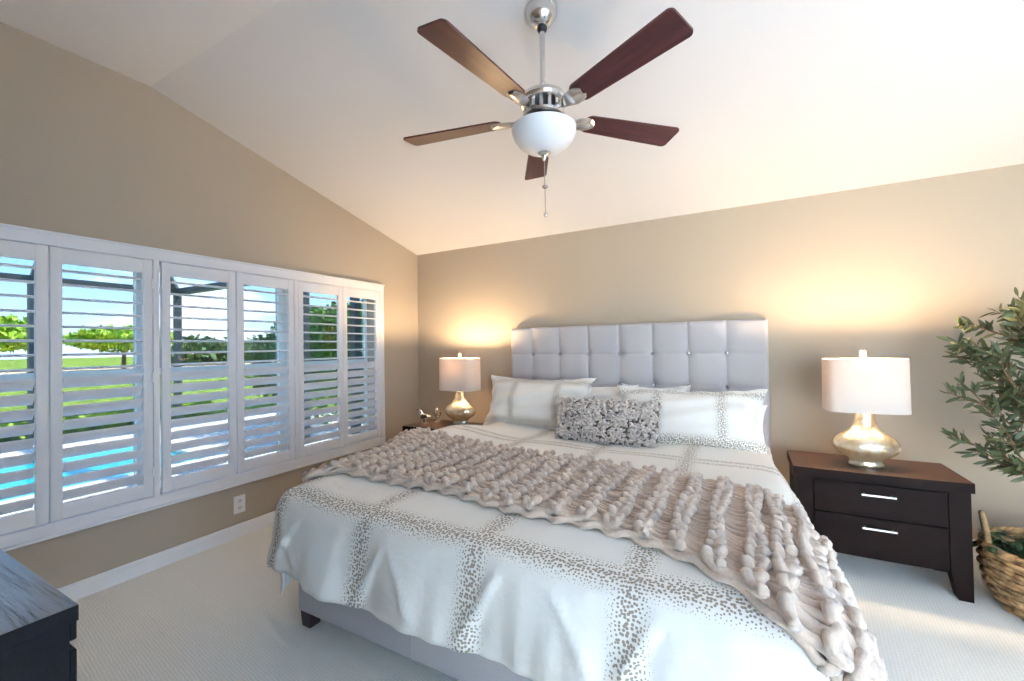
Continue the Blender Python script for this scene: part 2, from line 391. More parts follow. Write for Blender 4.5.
MB().box((XR + .10, EY0 + .05, .05), (XR + .105, EY1 - .05, 2.34)).build('fill_door_glass', M_clear, d2)
DX0, DX1, DZ = 3.7, 5.95, 2.40      # glass sliding door added behind the viewer to bring fill daylight
wr = MB().box((0, YB - .2, 0), (DX0, YB, KZ)).box((DX1, YB - .2, 0), (XR, YB, KZ)).box((DX0, YB - .2, DZ), (DX1, YB, KZ))
struct(wr.build('wall_rear', M_wall))
door = empty('fill_door_1', (0, 0, 0)); struct(door)
df = MB()
for x in (DX0, 4.8, DX1 - .05): df.box((x, YB - .14, 0), (x + .05, YB - .06, DZ))
df.box((DX0, YB - .14, DZ - .06), (DX1, YB - .06, DZ)).box((DX0, YB - .14, 0), (DX1, YB - .06, .05))
df.build('fill_door_frame', M_white, door)
MB().box((DX0 + .05, YB - .105, .05), (DX1 - .05, YB - .10, DZ - .06)).build('fill_door_glass', M_clear, door)

def base_prof(h=.093, t=.016):
    return [(0, 0), (t, 0), (t, h * .72), (t * .75, h * .78), (t * .75, h * .88), (t * .35, h * .97), (0, h)]
struct(MB().prism([(x, z) for x, z in base_prof()], 1, YB, 0).build('baseboard_left', M_trimw))
struct(MB().prism([(-x, z) for x, z in base_prof()], 0, .016, XR).build('baseboard_back', M_trimw))
struct(MB().prism([(XR - x, z) for x, z in base_prof()], 1, EY1 + .01, -.016).build('baseboard_right', M_trimw))

# added terrace roof, unseen: keeps direct sky off the added glass doors
tr_ = MB().box((1.2, -5.75, 2.50), (6.9, YB - .2, 2.64))
for x in (1.4, 6.6): tr_.box((x - .08, -5.65, -.12), (x + .08, -5.49, 2.51))
tr_.box((XR + .2, YB - .2, 2.50), (9.2, .2, 2.64))
struct(tr_.build('roof_sky_block', M_ceil))
# ------------------------------------------------------------------ windows behind the shutters
TP1, TP2 = -1.544, -2.502           # T-post centres
spans = [(WY0, TP2 - .018), (TP2 + .018, TP1 - .018), (TP1 + .018, WY1)]
for i, (a, b) in enumerate(spans):
    wn = empty('window_%d' % (i + 1), (0, 0, 0)); struct(wn)
    m = MB(); x0, x1 = -.19, -.14
    for y in (a - .018, b - .022): m.rbox((x0, y, WZ0), (x1, y + .04, WZ1), .004)
    m.rbox((x0, a, WZ0), (x1, b, WZ0 + .045), .004).rbox((x0, a, WZ1 - .045), (x1, b, WZ1), .004)
    m.rbox((x0, a, 1.215), (x1 + .005, b, 1.262), .004)
    m.build('window_frame', M_winframe, wn)
    MB().box((-.168, a, WZ0), (-.164, b, WZ1)).build('window_glass', M_glass, wn)
fr = MB(); F0, F1 = -3.50, -0.558
for lo, hi in (((0, F0, 1.95), (.034, F1, 2.022)), ((0, F0, .393), (.034, F1, .463)), ((0, F0 + .002, .41), (.0332, F0 + .065, 2.00)), ((0, F1 - .064, .41), (.0332, F1 - .002, 2.00))):
    fr.rbox(lo, hi, .006, 3)
fr.rbox((0, F0 - .005, .385), (.045, F1 + .005, .402), .005, 2).rbox((0, F0 - .004, 2.014), (.042, F1 + .004, 2.028), .004, 2)
for y in (TP1, TP2): fr.rbox((-.01, y - .017, .46), (.034, y + .017, 1.953), .004, 2)
struct(fr.build('trim_1', M_white, smooth=True, angle=30))

# shutter panels
OP0, OP1, OW = .552, 1.863, .352
def louver_bm(L):
    m = MB(); n = 14; a = .038; b = .0072
    ring = [(a * math.cos(2 * PI * k / n), b * math.sin(2 * PI * k / n)) for k in range(n)]
    return m.prism(ring, 1, -L / 2, L / 2)
def make_panel(name='shutter_panel'):
    t = empty(name)
    f = MB(); S = .049
    for s in (-1, 1):
        y0, y1 = (OW / 2 + .001, OW / 2 + S) if s > 0 else (-OW / 2 - S, -OW / 2 - .001)
        f.rbox((0, y0, .468), (.028, y1, 1.948), .004, 2)
    f.rbox((.002, -OW / 2 - .003, OP1), (.026, OW / 2 + .003, 1.946), .003, 2).rbox((.002, -OW / 2 - .003, .470), (.026, OW / 2 + .003, OP0), .003, 2)
    f.build('panel_frame', M_white, t, smooth=True, angle=30)
    pitch = (OP1 - OP0) / 17; lm = None
    for k in range(17):
        z = OP1 - pitch * (k + .5)
        if lm is None:
            o = louver_bm(OW - .004).build('louver', M_white, t, smooth=True, angle=50); lm = o.data
        else:
            o = bpy.data.objects.new('louver', lm); COL.objects.link(o); o.parent = t
        o.location = (.008, 0, z); o.rotation_euler = (0, math.radians(2 if k < 8 else -54), 0)
    return t
panel_y = [-.848, -1.300, -1.788, -2.248, -2.747, -3.202]
panel_lab = ['white louvered shutter panel at the right end of the window, next to the room corner',
             'white louvered shutter panel second from the room corner, green hedge and dark post behind it',
             'white louvered shutter panel third from the room corner, round bush behind its right edge',
             'white louvered shutter panel fourth from the room corner, screen cage corner beam behind it',
             'white louvered shutter panel fifth from the room corner, turquoise pool behind its lower louvers',
             'white louvered shutter panel at the left end of the window, above the dresser']
proto = make_panel()
hinge_side = [1, -1, 1, -1, 1, -1]
for i, y in enumerate(panel_y):
    o = proto if i == 0 else copy_tree(proto)
    o.location = (.004, y, 0); tag(o, panel_lab[i], 'shutter', 'shutter panels across the window')
for i, (y, hs) in enumerate(zip(panel_y, hinge_side)):
    o = [q for q in COL.objects if q.name.startswith('shutter_panel') and abs(q.location.y - y) < .01][0]
    for z in (1.80, 1.21, .62):
        MB().tube([(.030, hs * (OW / 2 + .047), z - .03), (.030, hs * (OW / 2 + .047), z + .03)], .006, 8).build('hinge', M_trimw, o, smooth=True, angle=40)

# outlet below the window
ot = empty('electrical_outlet', (0, -1.99, .236), label='white two-socket electrical outlet on the wall below the window', cat='outlet')
MB().rbox((0, -.041, -.064), (.007, .041, .064), .005, 3).build('cover_plate', M_plate, ot, smooth=True, angle=35)
for dz in (-.025, .025):
    r = MB().prism([(.017 * math.cos(a) , dz + .014 * math.sin(a)) for a in np.linspace(0, 2 * PI, 16, endpoint=False)], 0, .005, .0095).build('receptacle', mat('receptacle_plastic', lin((222, 222, 220)), .35, noise=(20, .01)), ot)
    MB().box((.0085, -.008, dz - .002), (.0099, -.006, dz + .007)).box((.0085, .006, dz - .002), (.0099, .008, dz + .006)).box((.0085, -.002, dz - .010), (.0099, .002, dz - .006)).build('slot', M_dark, r)

# ------------------------------------------------------------------ bed
BX0, BX1, BYF = 1.325, 3.415, -2.44
bed = empty('bed', (0, 0, 0), label='king bed with light grey button tufted headboard and upholstered base', cat='bed')
HX0, HX1, HZ0, HZ1, HY = 1.266, 3.459, .18, 1.545, -.100
bx = [1.498 + .2803 * k for k in range(7)]; bz = [1.289 - .263 * k for k in range(4)]
gx = np.unique(np.concatenate([np.linspace(HX0, HX1, 150)] + [np.array([b + d for d in (-.02, -.012, -.006, 0, .006, .012, .02)]) for b in bx]))
gz = np.unique(np.concatenate([np.linspace(HZ0, HZ1, 100)] + [np.array([b + d for d in (-.02, -.01, 0, .01, .02)]) for b in bz]))
X, Z = np.meshgrid(gx, gz, indexing='ij')
dx = np.min(np.abs(X[..., None] - np.array(bx)), -1); dz = np.min(np.abs(Z[..., None] - np.array(bz)), -1)
rr = np.hypot(dx, dz)
depth = .011 * np.exp(-(dx / .012) ** 2) + .016 * np.exp(-(dx / .055) ** 2) + .004 * np.exp(-(dz / .012) ** 2) + .006 * np.exp(-(dz / .06) ** 2) + .020 * np.exp(-(rr / .032) ** 2)
depth *= np.clip((HZ1 - Z) / .015, 0, 1) ** .5
ex = np.minimum(X - HX0, HX1 - X); ez = HZ1 - Z
R = .022
def rnd(d): q = np.clip(1 - d / R, 0, 1); return R * (1 - np.sqrt(1 - q ** 2))
Y = HY + .0 + depth + rnd(ex) + rnd(ez)
hb = MB()
front = np.stack([X, Y, Z], -1); hb.grid(front)
back = front.copy(); back[..., 1] = -.02
for sl in (np.s_[0, :], np.s_[-1, :], np.s_[:, 0], np.s_[:, -1]):
    hb.grid(np.stack([front[sl], back[sl]], 0))
hb.add([(HX0, -.02, HZ0), (HX1, -.02, HZ0), (HX1, -.02, HZ1), (HX0, -.02, HZ1)], [(0, 1, 2, 3)])
hbo = hb.build('headboard', M_linen, bed, smooth=True, angle=60)
bmesh_btn = MB().ball((0, 0, 0), (.016, .009, .016), 14, 8)
bm0 = None
for zz in bz[:3]:
    for xx in bx:
        if bm0 is None: o = bmesh_btn.build('button', M_button, hbo, smooth=True); bm0 = o.data
        else: o = bpy.data.objects.new('button', bm0); COL.objects.link(o); o.parent = hbo
        o.location = (xx, HY + .040, zz)
br = MB().rbox((BX0, BYF, .075), (BX1, HY + .04, .36), .018, 3)
base = br.build('bed_base', M_linen, bed, smooth=True, angle=40)
MB().tube([(2.07, BYF - .001, .08), (2.07, BYF - .001, .35)], .003, 6).build('seam', M_linen, base, smooth=True)
for (x, y) in ((BX0 + .01, BYF + .01), (BX1 - .08, BYF + .01), (BX0 + .01, -.25), (BX1 - .08, -.25)):
    m = MB(); vs = []
    for z, s in ((0, .006), (.08, 0)):
        vs += [(x + s, y + s, z), (x + .07 - s, y + s, z), (x + .07 - s, y + .07 - s, z), (x + s, y + .07 - s, z)]
    m.add(vs, [(0, 3, 2, 1), (4, 5, 6, 7), (0, 1, 5, 4), (1, 2, 6, 5), (2, 3, 7, 6), (3, 0, 4, 7)]).build('leg', M_legwood, bed)
MB().rbox((BX0 + .02, BYF + .03, .34), (BX1 - .02, HY - .005, .625), .06, 4).build('mattress', M_mattress, bed, smooth=True, angle=60)

# ------------------------------------------------------------------ duvet
TX0, TX1, TYF, TZ = 1.31, 3.40, -2.42, .648
def sstep(x, a, b):
    q = np.clip((x - a) / (b - a), 0, 1); return q * q * (3 - 2 * q)
_ph = rng.uniform(0, 6.28, 12)
def surf(a, b, wr=1.0):
    """flat cloth metres (a across, b along the bed) -> point on the draped surface"""
    a = np.asarray(a, float); b = np.asarray(b, float)
    ol = np.maximum(TX0 - a, 0); orr = np.maximum(a - TX1, 0); of = np.maximum(TYF - b, 0)
    ox = ol + orr; sgn = np.where(orr > 0, 1.0, -1.0)
    s = (ox ** 3 + of ** 3 + 1e-12) ** (1 / 3) - 1e-4; s = np.maximum(s, 0)
    h = np.hypot(ox, of) + 1e-9
    dxx = sgn * ox / h; dyy = -of / h
    ca = np.clip(a, TX0, TX1); cb = np.maximum(b, TYF)
    wl_, wr_, wf_ = ol / h, orr / h, of / h
    r = .10
    gam = np.radians(6) * wl_ ** 2 + np.radians(11) * wr_ ** 2 + np.radians(9) * wf_ ** 2
    phm = PI / 2 - gam
    ph = np.minimum(s / r, phm); rest = np.maximum(s - r * phm, 0)
    out = r * np.sin(ph) + rest * np.sin(gam); down = r * (1 - np.cos(ph)) + rest * np.cos(gam)
    # folds that grow towards the hem
    th = np.arctan2(of, ox)                       # 0 on the side, pi/2 on the foot
    q = np.where(ox > 0, cb * (-1), -TYF) + np.where(of > 0, th * .42, 0) + np.where(ox > 0, 0, ca - TX0 + 0.42 * PI / 2)
    t = sstep(s, .05, .42)
    fold = .017 * np.sin(2 * PI * q / .61 + _ph[0]) + .012 * np.sin(2 * PI * q / .29 + _ph[1] + 1.9 * np.sin(q * 3.7)) * (0.6 + .4 * np.sin(q * 2.1)) + .004 * np.sin(2 * PI * q / .125 + _ph[2] + 2 * np.sin(q * 5))
    cn = np.exp(-((th - .8) / .55) ** 2) * (ox > 0) * (of > 0)
    fold = fold * (1 - 0.3 * cn) + .010 * cn * np.sin(th * 11 + .6) - .045 * cn * wl_ ** .5
    out = out + t * fold * wr + .02 * t * (1 - cn)
    # a little tuck-in at the very bottom of the left side
    out = out - .05 * sstep(s, .36, .52) * wl_
    # puff and soft wrinkles on top
    edge = np.minimum(np.minimum(ca - TX0, TX1 - ca), cb - TYF)
    puff = .016 * np.clip(edge / .18, 0, 1) ** .5 + .035 * np.exp(-((ca - TX0) / .28) ** 2)
    wv = .005 * np.sin(3.1 * a + 5.3 * b + _ph[3]) + .004 * np.sin(9.0 * a - 6.0 * b + _ph[4]) + .0025 * np.sin(17 * b + 3 * a + _ph[5])
    crease = .010 * np.sin(11 * a + 4 * np.sin(2.2 * b * 3) + _ph[6]) * sstep(s, .02, .2) * (1 - .5 * t)
    dg = q * 1.0 + s * .55; d2 = q - s * .75
    crease = crease + 1.7 * (.011 * np.exp(-((np.mod(dg, .53) - .26) / .022) ** 2) + .009 * np.exp(-((np.mod(d2 + .2, .71) - .3) / .020) ** 2)) * sstep(s, .08, .2) * (1 - sstep(s, .30, .40))
    x = ca + dxx * (out + crease * wr); y = cb + dyy * (out + crease * wr); z = TZ + puff + wv * wr - down
    rb = np.exp(-((b + 1.45) / .30) ** 2) * sstep(orr, .03, .40)
    x = x + .10 * rb * wr
    tk = sstep(b, -1.05, -.76)      # tucked in beside the nightstands
    x = x - .075 * tk * sstep(orr, .02, .16) + .085 * tk * sstep(ol, .02, .16)
    bl = sstep(b, -1.9, -1.35) * (1 - sstep(b, -1.0, -.62)) * np.exp(-np.maximum(a - TX0, 0) / .22)
    x = x - .12 * bl * wr; z = z + .045 * bl * wr
    return np.stack([x, y, z], -1)
def normals(a, b, wr=1.0):
    e = .004
    du = surf(a + e, b, wr) - surf(a - e, b, wr); dv = surf(a, b + e, wr) - surf(a, b - e, wr)
    n = np.cross(du, dv); n /= np.linalg.norm(n, axis=-1)[..., None] + 1e-12
    return n
SL, SR, SF = .53, .44, .395
na, nb = 190, 150
A, B = np.meshgrid(np.linspace(TX0 - SL, TX1 + SR, na), np.linspace(TYF - SF, -.30, nb), indexing='ij')
top = surf(A, B); nn = normals(A, B)
# softly uneven hem
bot = top - nn * .016
edgei = np.zeros((na, nb)); 
V = np.concatenate([top.reshape(-1, 3), bot.reshape(-1, 3)])
dm = MB(); dm.grid(top); k = len(dm.v); dm.grid(bot[:, ::-1])
uvs = [(p, q) for p, q in zip(A.ravel(), B.ravel())] + [(p, q) for p, q in zip(A[:, ::-1].ravel(), B[:, ::-1].ravel())]
for sl in (np.s_[0, :], np.s_[-1, :], np.s_[:, 0], np.s_[:, -1]):
    tt, bb = top[sl], bot[sl]; n_ = nn[sl]
    mid = (tt + bb) / 2 - np.gradient((tt + bb) / 2, axis=0) * 0
    dm.grid(np.stack([tt, mid, bb], 0)); q = list(zip(A[sl], B[sl])); uvs += q * 3
duvet = dm.build('duvet', M_duvet, smooth=True, uv=np.array(uvs))
tag(duvet, 'white duvet with bands of taupe dots draped over the bed', 'duvet')

# ------------------------------------------------------------------ chunky knit throw
def y_near(a):
    xs = [1.0, 1.27, 1.36, 1.63, 1.88, 2.22, 2.46, 2.65, 2.77, 2.97, 3.10, 3.21, 3.30, 3.40, 3.6, 3.8, 4.0]
    ys = [-2.34, -2.31, -2.22, -2.17, -2.15, -2.18, -2.21, -2.22, -2.215, -2.24, -2.29, -2.36, -2.42, -2.50, -2.58, -2.60, -2.60]
    return np.interp(a, xs, ys)
def y_far(a):
    xs = [1.0, 1.10, 1.44, 1.82, 2.18, 2.61, 2.96, 3.26, 3.39, 3.6, 3.8, 4.0]
    ys = [-1.50, -1.36, -1.335, -1.35, -1.41, -1.45, -1.50, -1.52, -1.60, -1.86, -2.02, -2.05]
    return np.interp(a, xs, ys)
A0, A1 = TX0 - .26, TX1 + .40
tm = MB(); ROW = .116; YR = .0165
nrow = int((A1 - A0) / ROW); nst = 14
def step_at(a_): return ROW * (1 - .40 * float(sstep(a_, 3.22, 3.38)))
ac_list = [A0]
while ac_list[-1] < A1: ac_list.append(ac_list[-1] + (step_at(ac_list[-1]) + step_at(ac_list[-1] + ROW * .8)) / 2)
for k, ac in enumerate(ac_list):
    stp = step_at(ac)
    nst = int(round(float(y_far(ac) - y_near(ac)) / .062))
    t = np.linspace(0, 2 * PI * nst, nst * 20 + 1)
    along = (t / (2 * PI) + .15 * np.sin(2 * t)) / nst
    across = stp * .68 * np.cos(t)
    a = ac + across + .008 * np.sin(along * 9 + k * 1.7)
    f0, f1 = y_far(a), y_near(a)
    al = along * 1.0 + .006 * np.sin(k * 2.3 + along * 14)
    b = f0 + (f1 - f0) * al
    hgt = .033 + .0175 * np.cos(2 * t) + .004 * np.sin(k * 5.1 + along * 31)
    P = surf(a, b) + normals(a, b) * (hgt[:, None] + .006)
    rad = YR * (1 + .12 * np.sin(along * 47 + k * 3.3) + .07 * np.sin(along * 91 + k))
    tm.tube(P, rad, 8)
# selvedge ropes along both long edges
for fn, off in ((y_near, .0), (y_far, .0)):
    t = np.linspace(0, 1, 420); a = A0 - .03 + (A1 - A0 + .06) * t
    b = fn(a) + off + .010 * np.sin(a * 2 * PI / ROW)
    P = surf(a, b) + normals(a, b) * (.018 + .007 * np.cos(a * 2 * PI / ROW))[:, None]
    tm.tube(P, .0145 * (1 + .1 * np.sin(a * 60)), 8)
for ae in (A0 - .05, A1 + .05):
    b = np.linspace(y_far(ae), y_near(ae), 150); a = ae + .010 * np.sin(b * 80)
    P = surf(a, b) + normals(a, b) * .020
    tm.tube(P, .017, 8)
# the reverse side of the knit, closing the gaps
ga, gb = np.meshgrid(np.linspace(A0 - .04, A1 + .04, 150), np.linspace(0, 1, 60), indexing='ij')
bb = y_far(ga) + (y_near(ga) - y_far(ga)) * gb
tm.grid(surf(ga, bb) + normals(ga, bb) * (.004 + .002 * np.sin(ga * 2 * PI / ROW))[..., None])
throw = tm.build('knit_throw', M_yarn, smooth=True)
tag(throw, 'chunky taupe knit throw laid across the foot of the bed', 'throw blanket')

# ------------------------------------------------------------------ pillows
def pillow(name, w_, h_, t_, loc, lean, rz, mat_, flange=0.0, seed=0, nu=64, nv=44, roll=0.0, ear=.11):
    u = np.linspace(-1, 1, nu); v = np.linspace(-1, 1, nv); U, W = np.meshgrid(u, v, indexing='ij')
    fu = flange / (w_ / 2); fv = flange / (h_ / 2)
    iu = np.clip(np.abs(U) / (1 - fu), 0, 1); iv = np.clip(np.abs(W) / (1 - fv), 0, 1)
    T = ((1 - iu ** 2.6) * (1 - iv ** 2.6)) ** .55 * t_ / 2
    r_ = np.random.default_rng(seed); p = r_.uniform(0, 6.28, 8)
    cren = .012 * np.sin(7 * U + 3 * W + p[0]) * (1 - iu ** 4) + .008 * np.sin(13 * W - 6 * U + p[1]) + .01 * np.sin(4 * U * W * 4 + p[2])
    X = U * w_ / 2 * (1 - ear * (1 - W ** 2) * np.abs(U) ** 3); Zz = W * h_ / 2 * (1 - ear * 1.4 * (1 - U ** 2) * np.abs(W) ** 3)
    fl = .010 * np.sin(U * 17 + p[3]) * (iv >= 1) + .010 * np.sin(W * 13 + p[4]) * (iu >= 1)
    T2 = np.maximum(T, .005)
    yf = -T2 + cren * np.clip(T / (t_ / 2), 0, 1) + fl; yb = T2 + fl
    m = MB(); Fv = np.stack([X, yf, Zz], -1); Bv = np.stack([X, yb, Zz], -1)
    m.grid(Fv); m.grid(Bv[::-1]); uvs = list(zip(X.ravel(), Zz.ravel())) + list(zip(X[::-1].ravel(), Zz[::-1].ravel()))
    for sl in (np.s_[0, :], np.s_[-1, :], np.s_[:, 0], np.s_[:, -1]):
        m.grid(np.stack([Fv[sl], Bv[sl]], 0)); uvs += list(zip(X[sl], Zz[sl])) * 2
    o = m.build(name, mat_, smooth=True, uv=np.array(uvs))
    o.location = loc; o.rotation_euler = (lean, roll, rz)
    return o, (X, yf, Zz)
po, _ = pillow('pillow_sham', 1.04, .50, .20, (1.69, -.42, .865), math.radians(-20), math.radians(-2), M_sham, .035, 3)
tag(po, 'white rectangular sham with dotted bands at the left of the headboard', 'pillow')
po, _ = pillow('pillow_sham', 1.03, .50, .23, (2.93, -.52, .825), math.radians(-27), math.radians(3), M_sham, .035, 5)
tag(po, 'white rectangular sham with dotted bands and ruffled edge at the right of the headboard', 'pillow')
po, _ = pillow('sleeping_pillow',   .86, .42, .18, (2.10, -.25, .83), math.radians(-12), 0, M_white_cot, .0, 8)
tag(po, 'plain white pillow showing between the two shams behind the shaggy pillow', 'pillow')
po, _ = pillow('sleeping_pillow', .54, .44, .17, (2.66, -.25, .83), math.radians(-12), 0, M_white_cot, .03, 9)
tag(po, 'plain white pillow peeking out above the right sham', 'pillow')
po, _ = pillow('sleeping_pillow', .70, .36, .15, (3.09, -.37, .76), math.radians(-24), math.radians(2), M_white_cot, .03, 19)
tag(po, 'plain white ruffled pillow edge showing to the right of the right sham', 'pillow')
po, (PX, PYf, PZ) = pillow('lumbar_pillow', .74, .33, .17, (2.395, -.69, .795), math.radians(-24), math.radians(1), mat('shag_backing', lin((120, 108, 102)), .95, spec=.1, noise=(60, .2)), .0, 12, ear=.02)
tag(po, 'small shaggy grey taupe lumbar pillow leaning on the shams', 'pillow')
sh = MB(); r_ = np.random.default_rng(4)
for i in range(850):
    u = r_.uniform(0, PX.shape[0] - 1.001); v = r_.uniform(0, PX.shape[1] - 1.001); iu, iv = int(u), int(v)
    c = np.array([PX[iu, iv], PYf[iu, iv], PZ[iu, iv]]) + r_.normal(0, .004, 3)
    d = r_.normal(0, 1, 3); d[1] = -abs(d[1]) * .8 - .25; d /= np.linalg.norm(d); e_ = np.cross(d, r_.normal(0, 1, 3)); e_ /= np.linalg.norm(e_)
    L = r_.uniform(.028, .046)
    pts = [c + d * 0, c + d * L * .5 + e_ * L * .25, c + d * L * .8 - e_ * L * .15, c + d * L * .62 - e_ * L * .5]
    sh.tube(pts, [.0075, .009, .0085, .006], 5)
sh.build('shag_pile', M_shag, po, smooth=True)['kind'] = 'stuff'

# ------------------------------------------------------------------ nightstands
def make_nightstand():
    """origin at floor, centre of the front; body runs +y"""
    W_, D_, H_ = .785, .43, .62
    t = empty('nightstand')
    # top slab with a gently bowed front
    def bow(x): return -.000 - .012 * (1 - (2 * x / W_) ** 2)
    xs = np.linspace(-W_ / 2, W_ / 2, 17)
    pl = [(x, bow(x)) for x in xs] + [(W_ / 2, D_), (-W_ / 2, D_)]
    top_face(MB().prism(pl, 2, H_ - .052, H_).build('tabletop', M_espresso, t), M_espresso_lit)
    body = MB(); bw = W_ / 2 - .012; pb = [(x * (bw * 2 / W_), bow(x) + .012) for x in xs] + [(bw, D_ - .008), (-bw, D_ - .008)]
    pb = [(x * (bw * 2 / W_), bow(x) + .030) for x in xs] + [(bw, D_ - .008), (-bw, D_ - .008)]
    body.prism(pb, 2, .135, H_ - .052).build('body', M_espresso, t)
    # corner posts run down into tapered feet
    for sx in (-1, 1):
        for y0, y1 in ((.012, .085), (D_ - .08, D_ - .008)):
            xo, xi = sx * bw, sx * (bw - .085)
            m = MB(); s = .028
            vs = [(xo, y0, 0), (xi + sx * s, y0, 0), (xi + sx * s, y1, 0), (xo, y1, 0), (xo, y0, .14), (xi, y0, .14), (xi, y1, .14), (xo, y1, .14), (xo, y0, H_ - .052), (xi, y0, H_ - .052), (xi, y1, H_ - .052), (xo, y1, H_ - .052)]
            fs = [(0, 1, 2, 3), (0, 4, 5, 1), (1, 5, 6, 2), (2, 6, 7, 3), (3, 7, 4, 0), (4, 8, 9, 5), (5, 9, 10, 6), (6, 10, 11, 7), (7, 11, 8, 4), (8, 11, 10, 9)]
            m.add(vs, fs).build('leg', M_espresso, t)
    dw = bw - .09
    for (z0, z1) in ((.375, .555), (.165, .368)):
        pd = [(x * (dw * 2 / W_), bow(x * dw * 2 / W_) + .014) for x in xs] + [(dw, .05), (-dw, .05)]
        d = MB().prism(pd, 2, z0, z1).build('drawer', M_espresso, t)
        zc = z1 - .052
        h = MB().tube([(-.075, -.024, zc), (.075, -.024, zc)], .0065, 10)
        for sx in (-.06, .06): h.tube([(sx, -.026, zc), (sx, .012, zc)], .004, 8)
        h.build('handle', M_handle, d, smooth=True, angle=50)
    return t
ns = make_nightstand(); ns.location = (3.937, -.715, 0)
tag(ns, 'dark espresso two-drawer nightstand right of the bed, beside the basket', 'nightstand', 'matching nightstands')
ns2 = copy_tree(ns); ns2.location = (.79, -.70, 0)
tag(ns2, 'dark espresso nightstand in the corner left of the bed, with two bird figurines on it', 'nightstand', 'matching nightstands')

# ------------------------------------------------------------------ table lamps
def make_lamp():
    t = empty('table_lamp'); OV = .62
    prof = [(0, .0), (.098, 0), (.106, .006), (.106, .018), (.098, .028), (.100, .036), (.112, .046), (.150, .064), (.186, .088), (.202, .115), (.199, .140),
            (.180, .166), (.148, .186), (.112, .204), (.084, .224), (.068, .250), (.060, .280), (.058, .305), (.060, .315), (.045, .318), (0, .318)]
    MB().lathe([(r * .81, z) for r, z in prof], 48, 1, OV + .1).build('glass_base', M_merc, t, smooth=True, angle=50)
    MB().lathe([(0, .316), (.022, .316), (.022, .335), (.014, .34), (.014, .40), (.018, .40), (.018, .43), (0, .43)], 16).build('socket', M_chrome, t, smooth=True, angle=40)
    MB().lathe([(0, .43), (.012, .432), (.016, .45), (.030, .48), (.033, .50), (.027, .525), (.012, .538), (0, .54)], 20).build('bulb', mat('bulb_glass', (.9, .85, .75), .3, noise=(5, .01)), t, smooth=True)
    z0, z1 = .328, .640
    s = MB().shell([(.199, z0), (.196, z1), (.192, z1), (.195, z0), (.199, z0)], 64, 1, .62, power=4.2)
    s.build('lamp_shade', M_shade, t, smooth=True, angle=60)
    h = MB().tube([(0, 0, .43), (.05, 0, .46), (.05, 0, .60), (0, 0, .652)], .0022, 6).tube([(0, 0, .43), (-.05, 0, .46), (-.05, 0, .60), (0, 0, .652)], .0022, 6)
    h.tube([(-.193, 0, .634), (.193, 0, .634)], .0022, 6).tube([(0, -.119, .634), (0, .119, .634)], .0022, 6).build('harp', M_chrome, t, smooth=True)
    MB().lathe([(0, .645), (.010, .645), (.010, .655), (.016, .658), (.016, .688), (.010, .694), (0, .694)], 16).build('finial', mat('glass_finial', lin((240, 232, 214)), .15, noise=(30, .03)), t, smooth=True, angle=40)
    return t
def lamp_light(loc):
    l = bpy.data.lights.new('lamp_bulb_light', 'POINT'); l.energy = LAMP_W; l.color = (1.0, .70, .40); l.shadow_soft_size = .035
    o = bpy.data.objects.new('lamp_bulb_light', l); COL.objects.link(o); o.location = (loc[0], loc[1] , loc[2] + .565); return o
lamp = make_lamp(); lamp.location = (3.925, -.53, .62); lamp.rotation_euler = (0, 0, math.radians(4))
tag(lamp, 'mercury glass table lamp with white shade on the right nightstand', 'lamp', 'matching table lamps'); lamp_light(lamp.location)
lamp2 = copy_tree(lamp); lamp2.location = (.845, -.37, .62); lamp2.rotation_euler = (0, 0, math.radians(0))
tag(lamp2, 'mercury glass table lamp with white shade on the left nightstand by the corner', 'lamp', 'matching table lamps'); lamp_light(lamp2.location)

# ------------------------------------------------------------------ bird figurines
def make_bird(name, head_up):
    t = empty(name)
    k = .0
    body = MB(); n = 14
    # spine from tail to beak with radii
    sp_ = [(-.052, 0, .050), (-.034, 0, .050), (-.018, 0, .048), (0, 0, .050), (.016, 0, .058), (.024, 0, .072), (.030, 0, .088), (.036, 0, .098), (.044, 0, .101)]
    ra = [.003, .007, .016, .024, .022, .016, .014, .0135, .004]
    body.tube(sp_, ra, n).build('body', M_birdsil, t, smooth=True)
    MB().tube([(.042, 0, .101), (.060, 0, .098)], [.004, .0008], 8).build('beak', M_birddark, t, smooth=True)
    for s in (-1, 1):
        MB().ball((-.004, s * .019, .055), (.026, .007, .015), 12, 8).build('wing', M_birddark, t, smooth=True)
        MB().tube([(.002, s * .008, .032), (.004, s * .009, .006)], .0018, 6).build('leg', M_birddark, t)
    MB().lathe([(0, 0), (.026, 0), (.026, .005), (.022, .008), (0, .008)], 20).build('base', M_birdsil, t, smooth=True, angle=40)
    return t
b1 = make_bird('bird_figurine', 1); b1.location = (.50, -.50, .62); b1.rotation_euler = (0, 0, math.radians(200)); b1.scale = (1.35, 1.35, 1.35)
tag(b1, 'small silver bird figurine at the left end of the left nightstand, beak to the window', 'figurine', 'bird figurines on the left nightstand')
b2 = copy_tree(b1); b2.location = (.555, -.36, .62); b2.rotation_euler = (0, 0, math.radians(-60))
tag(b2, 'small bird figurine between the other bird and the left lamp, dark breast forward', 'figurine', 'bird figurines on the left nightstand')

